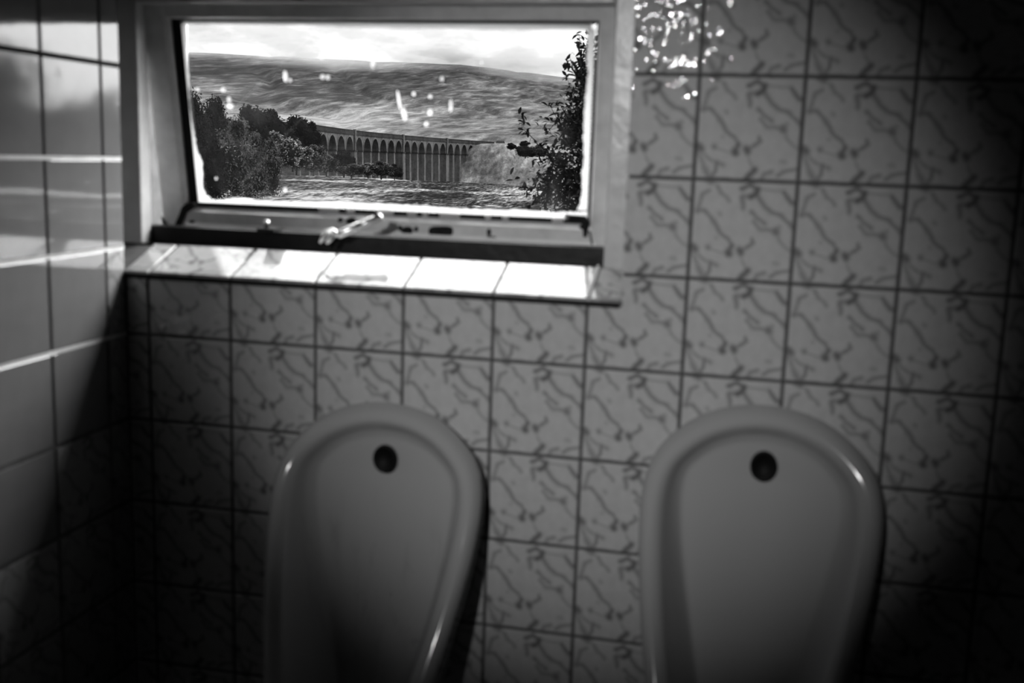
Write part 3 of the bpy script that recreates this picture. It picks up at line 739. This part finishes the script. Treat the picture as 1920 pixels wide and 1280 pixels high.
for i, c in enumerate(cen):
    A, B = vpos(edges[i]), vpos(edges[i + 1])
    T_ = (B - A); Ln = T_.length; T_ /= Ln; Nn = Vector((T_.y, -T_.x))
    if Nn.dot(Vector((CAM.x, CAM.y)) - A) < 0: Nn = -Nn
    big0 = i > 0 and (cen[i] - cen[i - 1]) > 1.05; big1 = i < len(cen) - 1 and (cen[i + 1] - cen[i]) > 1.05
    pw0 = 2.6 if big0 else 1.35; pw1 = 2.6 if big1 else 1.35
    x0, x1 = pw0, Ln - pw1; mx, rx = (x0 + x1) / 2, (x1 - x0) / 2
    K = 14; rise = 6.6
    arc = [(mx - rx * math.cos(math.pi * k / K), SPR + rise * math.sin(math.pi * k / K)) for k in range(K + 1)]
    top = DECK - 1.5
    vs, fs = [], []
    def P(x, z, cc): a = A + T_ * x; return wpt(a, Nn, z, cc)
    for cc in (WID / 2, -WID / 2):
        b0 = len(vs)
        vs += [P(a, z, cc) for a, z in arc] + [P(a, top, cc) for a, z in arc] + [P(0, SPR, cc), P(0, top, cc), P(Ln, SPR, cc), P(Ln, top, cc)]
        for k in range(K): fs.append((b0 + k, b0 + k + 1, b0 + K + 2 + k, b0 + K + 1 + k))
        q0 = b0 + 2 * K + 2
        fs += [(q0, b0, b0 + K + 1, q0 + 1), (b0 + K, q0 + 2, q0 + 3, b0 + 2 * K + 1)]
    h_ = len(vs) // 2
    for k in range(K): fs.append((k, k + 1, h_ + k + 1, h_ + k))
    vlink('arch', mesh('arch', vs, fs), M_STONE)
    # ring of voussoirs standing proud of the face
    vs, fs = [], []
    for k in range(K + 1):
        a = math.pi * k / K
        for rr_, cc in ((0, WID / 2 - .1), (0, WID / 2 + .22), (.9, WID / 2 + .22), (.9, WID / 2 - .1)):
            vs.append(P(mx - (rx + rr_) * math.cos(a), SPR + (rise + rr_) * math.sin(a), cc))
        if k:
            b = 4 * (k - 1)
            for e in range(4): fs.append((b + e, b + (e + 1) % 4, b + 4 + (e + 1) % 4, b + 4 + e))
    vlink('arch_ring', mesh('ring', vs, fs), M_STONE)
    # pier at the left edge of the bay (tapering to the ground), with its springing course
    for (xc, w0, big) in ([(0, pw0, big0)] if i else [(0, pw0, big0)]) + ([(Ln, pw1, False)] if i == len(cen) - 1 else []):
        H_ = SPR + 22
        vs = []
        for z, g in ((SPR, 0), (SPR - .9, 0), (-24, 1)):
            e = w0 + g * H_ * .030; cw = WID / 2 + (.0 if not big else .9) + g * H_ * .03
            vs += [P(xc - e, z, cw), P(xc + e, z, cw), P(xc + e, z, -cw), P(xc - e, z, -cw)]
        fs = [(a * 4 + j, a * 4 + (j + 1) % 4, a * 4 + 4 + (j + 1) % 4, a * 4 + 4 + j) for a in (0, 1) for j in range(4)] + [(3, 2, 1, 0)]
        vlink('pier', mesh('pier', vs, fs), M_STONE)
        vs = []
        for z, g in ((SPR + .1, .35), (SPR - .5, .35)):
            e = w0 + g; cw = WID / 2 + (.0 if not big else .9) + g
            vs += [P(xc - e, z, cw), P(xc + e, z, cw), P(xc + e, z, -cw), P(xc - e, z, -cw)]
        vlink('springing_course', mesh('course', vs, [(0, 1, 2, 3), (7, 6, 5, 4)] + [(j, (j + 1) % 4, 4 + (j + 1) % 4, 4 + j) for j in range(4)]), M_STONE_D)
        if big:
            vs = []
            for z in (DECK + .9, SPR):
                e = 1.15; vs += [P(xc - e, z, WID / 2 + .9), P(xc + e, z, WID / 2 + .9), P(xc + e, z, WID / 2 - .3), P(xc - e, z, WID / 2 - .3)]
            vlink('pilaster', mesh('pilaster', vs, [(0, 1, 2, 3), (7, 6, 5, 4)] + [(j, (j + 1) % 4, 4 + (j + 1) % 4, 4 + j) for j in range(4)]), M_STONE)
vs, fs = [], []; S_ = np.linspace(edges[0], edges[-1] + 1.0, 60)
prof = [(WID / 2 + .45, DECK - 1.9), (WID / 2 + .5, DECK - 1.2), (WID / 2 + .15, DECK - 1.1), (WID / 2 + .15, DECK + .15), (WID / 2 + .3, DECK + .2), (WID / 2 + .3, DECK + .5),
        (WID / 2 - .4, DECK + .5), (WID / 2 - .4, DECK - .9), (-WID / 2 + .4, DECK - .9), (-WID / 2 + .4, DECK + .5), (-WID / 2 - .3, DECK + .5), (-WID / 2 - .3, DECK - 1.9)]
for k, s_ in enumerate(S_):
    a = vpos(s_); t2 = (vpos(s_ + .1) - vpos(s_ - .1)).normalized(); n2 = Vector((t2.y, -t2.x))
    if n2.dot(Vector((CAM.x, CAM.y)) - a) < 0: n2 = -n2
    vs += [wpt(a, n2, z, c_) for c_, z in prof]
    if k:
        b = (k - 1) * len(prof); L_ = len(prof)
        fs += [(b + j, b + (j + 1) % L_, b + L_ + (j + 1) % L_, b + L_ + j) for j in range(L_)]
vlink('parapet', mesh('parapet', vs, fs), M_STONE_D)
# far abutment
A = vpos(edges[-1]); B = vpos(edges[-1] + 1.0); T_ = (B - A).normalized(); Nn = Vector((T_.y, -T_.x))
if Nn.dot(Vector((CAM.x, CAM.y)) - A) < 0: Nn = -Nn
vs = [wpt(p_, Nn, z, c_) for p_ in (A, B) for z, c_ in ((-24, WID / 2), (DECK - 1.5, WID / 2), (DECK - 1.5, -WID / 2), (-24, -WID / 2))]
vlink('abutment', mesh('abut', vs, [(0, 1, 5, 4), (1, 2, 6, 5), (2, 3, 7, 6), (4, 5, 6, 7), (3, 2, 1, 0)]), M_STONE)

# ------------------------------------------------------------------ trees and bushes
def leafmat(name, lo, hi, tr_=.25, s=3.):
    m, t = mat(name); g = t.n('ShaderNodeTexCoord').outputs['Object']
    c = t.ramp(t.noise(g, s, 3, .6), [(.35, lo), (.65, hi)])
    a = t.n('ShaderNodeBsdfDiffuse'); b = t.n('ShaderNodeBsdfTranslucent'); t.l(c, a.inputs[0]); t.l(c, b.inputs[0])
    x = t.n('ShaderNodeMixShader'); x.inputs[0].default_value = tr_; t.l(a.outputs[0], x.inputs[1]); t.l(b.outputs[0], x.inputs[2])
    t.l(x.outputs[0], t.n('ShaderNodeOutputMaterial').inputs[0]); return m
M_LEAF_D = leafmat('dark_foliage', .002, .008, .12)
M_LEAF_M = leafmat('mid_foliage', .006, .065, .15)
M_LEAF_L = leafmat('silvery_foliage', .015, .15, .2)
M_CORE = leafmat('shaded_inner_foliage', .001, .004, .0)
M_BARK = simple('dark_bark', .02, .9, .2)
def crown(seed, nl, nleaf, ls):
    """unit crown: about 1 wide, 1 tall, base at z=0; lumps of leaves over darker inner lumps"""
    r = random.Random(seed); lumps = []
    for k in range(nl):
        a = r.uniform(0, 6.283); d = .32 * math.sqrt(r.random()); z = r.uniform(.22, .78)
        lumps.append((d * math.cos(a), d * math.sin(a), z, r.uniform(.15, .24) * (1.1 - .35 * abs(z - .4))))
    lumps.append((0, 0, .40, .34)); lumps.append((r.uniform(-.1, .1), r.uniform(-.1, .1), .84, .15))
    vs, fs = [], []
    for i in range(nleaf):
        lx, ly, lz, lr = lumps[r.randrange(len(lumps))] if r.random() < .8 else lumps[-2]
        u = r.uniform(-1, 1); a = r.uniform(0, 6.283); s_ = math.sqrt(1 - u * u); rr_ = lr * (r.uniform(.72, 1.08) if r.random() < .93 else r.uniform(1.05, 1.25))
        c = Vector((lx + rr_ * s_ * math.cos(a), ly + rr_ * s_ * math.sin(a), max(.01, lz + rr_ * u)))
        d1 = Vector((r.gauss(0, 1), r.gauss(0, 1), r.gauss(0, .7))).normalized(); d2 = d1.cross(Vector((r.gauss(0, 1), r.gauss(0, 1), r.gauss(0, 1)))).normalized()
        l1, l2 = ls * r.uniform(.7, 1.4), ls * r.uniform(.35, .7); b = len(vs)
        vs += [c - d1 * l1, c + d2 * l2, c + d1 * l1, c - d2 * l2]; fs.append((b, b + 1, b + 2, b + 3))
    nl_ = len(fs)
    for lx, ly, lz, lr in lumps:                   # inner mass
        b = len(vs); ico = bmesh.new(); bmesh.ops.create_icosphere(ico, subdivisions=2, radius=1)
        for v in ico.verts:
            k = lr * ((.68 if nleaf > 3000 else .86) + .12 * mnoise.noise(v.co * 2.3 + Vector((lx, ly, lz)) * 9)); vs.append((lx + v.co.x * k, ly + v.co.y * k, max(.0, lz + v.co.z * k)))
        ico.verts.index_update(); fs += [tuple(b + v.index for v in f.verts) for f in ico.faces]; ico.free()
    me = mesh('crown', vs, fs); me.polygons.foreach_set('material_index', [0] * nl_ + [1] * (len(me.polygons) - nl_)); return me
PROT = [crown(11 + k, 9, n_, ls) for k, (n_, ls) in enumerate([(6500, .018), (6500, .018), (5200, .021), (2900, .030), (2900, .030)])]
def tree(name, cx, top, base, r, wpx, kind, m, label, group='bushes and trees left of the viaduct', bush=False):
    pt = at(cx, (top + base) / 2, r); u = r / FPX / max(.2, math.cos(math.radians(12)))
    H_ = (base - top) * u; W_ = wpx * u
    zb = CAM.z + (hor(cx) - base) * u
    root = tag(empty(name, (pt.x, pt.y, zb)), label, 'bush' if bush else 'tree', group)
    if r > 90 and kind < 3: kind = 3 + kind % 2
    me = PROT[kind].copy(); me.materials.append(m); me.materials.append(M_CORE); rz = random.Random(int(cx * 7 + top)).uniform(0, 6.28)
    o = link('crown', me, m, root, (0, 0, .0 if bush else .02 * H_), (0, 0, rz)); o.scale = (W_ * (1.12 if r < 90 else 1.3), W_ * (1.12 if r < 90 else 1.3), H_ * 1.1)
    tk = link('trunk', tube([(0, 0, -.3), (W_ * .01, 0, H_ * .25), (W_ * .03, W_ * .02, H_ * .6)], [W_ * .035, W_ * .025, W_ * .008], 7), M_BARK, root)
    return root
TR = [
 ('hawthorn_tree', 392, 206, 360, 76, 100, 2, M_LEAF_D, 'dark broad tree between the two skyline tops at far left'),
 ('hawthorn_tree', 372, 200, 385, 66, 95, 0, M_LEAF_D, 'dark tree at the left edge of the pane, tallest of the row'),
 ('hawthorn_tree', 405, 207, 350, 84, 78, 1, M_LEAF_D, 'near-black round-topped tree behind the front bushes'),
 ('hawthorn_tree', 438, 238, 384, 60, 112, 1, M_LEAF_M, 'large grey leafy bush tree in front at lower left'),
 ('hawthorn_tree', 384, 262, 384, 50, 90, 2, M_LEAF_D, 'dark undergrowth tree in the bottom left corner of the pane'),
 ('hawthorn_tree', 488, 262, 378, 66, 74, 0, M_LEAF_M, 'bushy tree where the copse meets the field'),
 ('hawthorn_tree', 462, 216, 330, 96, 72, 2, M_LEAF_D, 'dark tree on the skyline behind the grey bush tree'),
 ('hawthorn_tree', 505, 221, 320, 112, 76, 3, M_LEAF_D, 'dark flat-topped tree on the middle of the skyline'),
 ('hawthorn_tree', 549, 230, 315, 132, 64, 3, M_LEAF_D, 'dark tree beside the near end of the viaduct'),
 ('hawthorn_tree', 578, 238, 305, 160, 42, 4, M_LEAF_D, 'small dark tree overlapping the first arches'),
 ('hawthorn_tree', 515, 256, 322, 100, 66, 1, M_LEAF_L, 'silvery sunlit tree midway down the copse'),
 ('hawthorn_tree', 556, 268, 320, 118, 52, 0, M_LEAF_L, 'silvery tree below the first arch of the viaduct'),
 ('hawthorn_bush', 588, 276, 322, 128, 50, 2, M_LEAF_M, 'rounded bush sloping down to the field edge'),
 ('hawthorn_bush', 612, 292, 323, 138, 34, 3, M_LEAF_M, 'low bush just left of the big round bush'),
 ('hawthorn_bush', 645, 285, 326, 150, 50, 1, M_LEAF_D, 'big dark round bush alone before the arches'),
 ('hawthorn_bush', 659, 307, 327, 140, 44, 2, M_LEAF_M, 'low spreading bush at the foot of the big round one'),
 ('hawthorn_bush', 690, 306, 328, 160, 36, 3, M_LEAF_L, 'pale bush third from the right end of the row'),
 ('hawthorn_bush', 715, 303, 330, 154, 38, 4, M_LEAF_M, 'domed bush second from the right end of the row'),
 ('hawthorn_bush', 740, 308, 332, 158, 26, 3, M_LEAF_D, 'small bush at the right end of the row'),
 ('hawthorn_bush', 958, 270, 282, 770, 18, 3, M_LEAF_D, 'tiny dark bush on the mound beside the viaduct end'),
 ('hawthorn_bush', 982, 266, 277, 790, 20, 4, M_LEAF_D, 'tiny dark bush higher on the mound, nearer the shrub'),
 ('hawthorn_bush', 985, 276, 296, 660, 38, 3, M_LEAF_D, 'dark thicket on the mound slope behind the shrub tips'),
 ('hawthorn_bush', 1012, 274, 296, 745, 36, 4, M_LEAF_M, 'grey thicket lower on the mound slope, partly behind the shrub'),
]
for a in TR: tree(*a, bush=a[0].endswith('bush'))
# two trees off to the right, seen mirrored in the shiny side wall
for azd, r, ht, wd, k, m_, lb in ((36.3, 30, 5.4, 5.0, 0, M_LEAF_D, 'tall dark tree mirrored in the side wall tiles, far left'),
                                 (30.5, 46, 5.0, 8.5, 2, M_LEAF_M, 'grey tree mirrored in the tiles next to the window')):
    a = math.radians(azd); z = land(a, r)
    root = tag(empty('garden_tree', (CAM.x + r * math.sin(a), CAM.y + r * math.cos(a), CAM.z + z)), lb, 'tree', 'trees seen mirrored in the side wall')
    me = PROT[k].copy(); me.materials.append(m_); me.materials.append(M_CORE); o = link('crown', me, None, root, (0, 0, .1)); o.scale = (wd, wd, ht)
    link('trunk', tube([(0, 0, -.3), (.05, 0, 1), (.1, .1, 2.5)], [.2, .15, .06], 7), M_BARK, root)

# tiny white cottage by the far end of the line
p_ = at(938, 271, 900); ct = tag(empty('cottage', (p_.x, p_.y, p_.z - 1.4)), 'tiny white cottage just right of the viaduct end', 'cottage')
link('cottage_wall', boxes([(-3, 3, -2, 2, -2, 2.4)]), M_RENDER, ct)
link('cottage_roof', mesh('roof', [(-3.3, -2.3, 2.4), (3.3, -2.3, 2.4), (3.3, 2.3, 2.4), (-3.3, 2.3, 2.4), (-3.3, 0, 4.4), (3.3, 0, 4.4)], [(0, 1, 5, 4), (2, 3, 4, 5), (0, 4, 3), (1, 2, 5), (0, 3, 2, 1)]), M_STONE_D, ct)

# ------------------------------------------------------------------ the shrub close outside at the right of the pane
RS = 7.5
base = at(1150, 560, RS)
sh = tag(empty('leafy_shrub', (base.x, base.y, CAM.z - 2.0)), 'dark leafy shrub silhouetted close outside the right of the pane', 'shrub')
SOFF = Vector((base.x, base.y, CAM.z - 2.0))
M_SLEAF = leafmat('shrub_leaf', .002, .012, .06, 40.)
def leafmesh(L, W, seed):
    r = random.Random(seed); n = 4; vs, fs = [], []
    for i in range(n + 1):
        f = i / n; wd = W * math.sin(math.pi * (f * .86 + .07)) * .5; zc = -.25 * L * f * f
        vs += [(-wd, f * L, zc + wd * .35), (0, f * L, zc), (wd, f * L, zc + wd * .35)]
        if i:
            b = 3 * (i - 1); fs += [(b, b + 1, b + 4, b + 3), (b + 1, b + 2, b + 5, b + 4)]
    return mesh('leaf', vs, fs, True)
LM = [leafmesh(.040, .020, 1), leafmesh(.032, .017, 2), leafmesh(.050, .022, 3)]
for x in LM: x.materials.append(M_SLEAF)
SH = [([(1150, 560), (1120, 430), (1098, 330), (1094, 240), (1092, 160), (1088, 110), (1086, 66)], .009, .010, 1.0),
 ([(1150, 560), (1130, 420), (1112, 300), (1108, 200), (1105, 120), (1102, 70)], .009, .012, 1.2),
 ([(1094, 190), (1082, 150), (1072, 122), (1068, 104), (1074, 98)], .004, .006, .9),
 ([(1092, 150), (1078, 128), (1062, 116), (1056, 122)], .003, .006, .9),
 ([(1096, 240), (1080, 190), (1068, 160), (1062, 142)], .004, .008, 1.0),
 ([(1098, 210), (1078, 180), (1062, 176), (1058, 184)], .003, .006, .9),
 ([(1100, 260), (1084, 236), (1076, 200), (1066, 182)], .004, .010, 1.1),
 ([(1100, 330), (1076, 268), (1054, 240), (1040, 214), (1030, 196), (1036, 190), (1052, 198)], .005, .008, .9),
 ([(1076, 268), (1056, 240), (1036, 226), (1014, 222), (1010, 226)], .004, .006, 1.0),
 ([(1080, 290), (1058, 262), (1040, 256), (1020, 240), (1012, 236)], .004, .008, 1.0),
 ([(1100, 400), (1068, 330), (1040, 300), (1014, 278), (998, 258), (986, 246), (978, 240), (980, 226), (977, 212)], .006, .006, .9),
 ([(978, 240), (984, 234), (986, 226)], .002, .004, .9), ([(986, 248), (992, 240)], .002, .004, .9),
 ([(1014, 278), (1020, 266), (1026, 258)], .002, .006, .8), ([(1040, 300), (1030, 290), (1020, 262)], .002, .005, .7),
 ([(1110, 440), (1070, 380), (1040, 350), (1012, 345), (990, 356), (973, 350)], .005, .008, .9),
 ([(1070, 380), (1040, 372), (1010, 366), (998, 362)], .004, .008, .9),
 ([(1100, 420), (1060, 390), (1030, 392), (1010, 384)], .004, .008, .9),
 ([(1068, 330), (1040, 320), (1020, 322), (1004, 330)], .004, .010, .9),
 ([(1090, 360), (1060, 340), (1036, 336)], .004, .012, .9)]
LR = random.Random(21); cand = []
def ctr(u, v, dr=0.): return at(u, v, RS + dr)
for i, (pts, r0, sprd, dens) in enumerate(SH):
    off_ = LR.uniform(-.25, .25); P3 = [ctr(u, v, off_) for u, v in pts]
    n = len(P3); rad = [max(.0012, r0 * (1 - .85 * k / (n - 1))) for k in range(n)]
    link('branch', tube([p_ - SOFF for p_ in P3], rad, 6), M_BARK, sh)
    for a, b in zip(P3[:-1], P3[1:]):
        if (a.z - CAM.z) < -.62 and (b.z - CAM.z) < -.62: continue
        for k in range(max(2, int((b - a).length / .011 * dens))):
            c = a.lerp(b, LR.random()); cand.append((c + Vector([LR.gauss(0, sprd) for _ in range(3)]), (b - a).normalized(), 1))
# the denser middle of the shrub
for (cu, cv, su, sv, n) in ((1079, 245, 14, 17, 420), (1098, 150, 9, 40, 420), (1100, 250, 12, 60, 520), (1070, 215, 12, 12, 110), (1066, 345, 26, 28, 620), (1030, 352, 20, 20, 230), (1092, 340, 14, 45, 420), (1050, 300, 20, 14, 170), (1150, 330, 32, 90, 1300), (1125, 150, 14, 50, 350)):
    for _ in range(n):
        c = ctr(cu + LR.gauss(0, su), cv + LR.gauss(0, sv), LR.gauss(0, .16))
        cand.append((c, Vector((LR.gauss(0, 1), LR.gauss(0, 1), LR.gauss(0, .6))).normalized(), 0))
bulk_v, bulk_f = [], []; singles = 0
order = [c for c in cand if c[2]]; LR.shuffle(order); rest = [c for c in cand if not c[2]]
tris = [(me, [v.co.copy() for v in me.vertices], [tuple(p.vertices) for p in me.polygons]) for me in LM]
for c, d, one in order + rest:
    me, mv, mf = tris[LR.randrange(3)]
    y_ = (d * LR.uniform(-.2, 1) + Vector((LR.gauss(0, .8), LR.gauss(0, .8), LR.gauss(-.1, .6)))).normalized()
    x_ = y_.cross(Vector((LR.gauss(0, .5), LR.gauss(0, .5), 1))).normalized(); z_ = x_.cross(y_)
    R_ = Matrix((x_, y_, z_)).transposed(); s_ = LR.uniform(.75, 1.25)
    if one and singles < 280:
        o = bpy.data.objects.new('leaf', me); COL.objects.link(o); o.parent = sh
        o.matrix_local = Matrix.Translation(c - SOFF) @ R_.to_4x4() @ Matrix.Scale(s_, 4); singles += 1
    else:
        b = len(bulk_v); bulk_v += [R_ @ (v * s_) + (c - SOFF) for v in mv]; bulk_f += [tuple(b + i for i in f) for f in mf]
o = link('foliage', mesh('foliage', bulk_v, bulk_f, True), M_SLEAF, sh); o['kind'] = 'stuff'
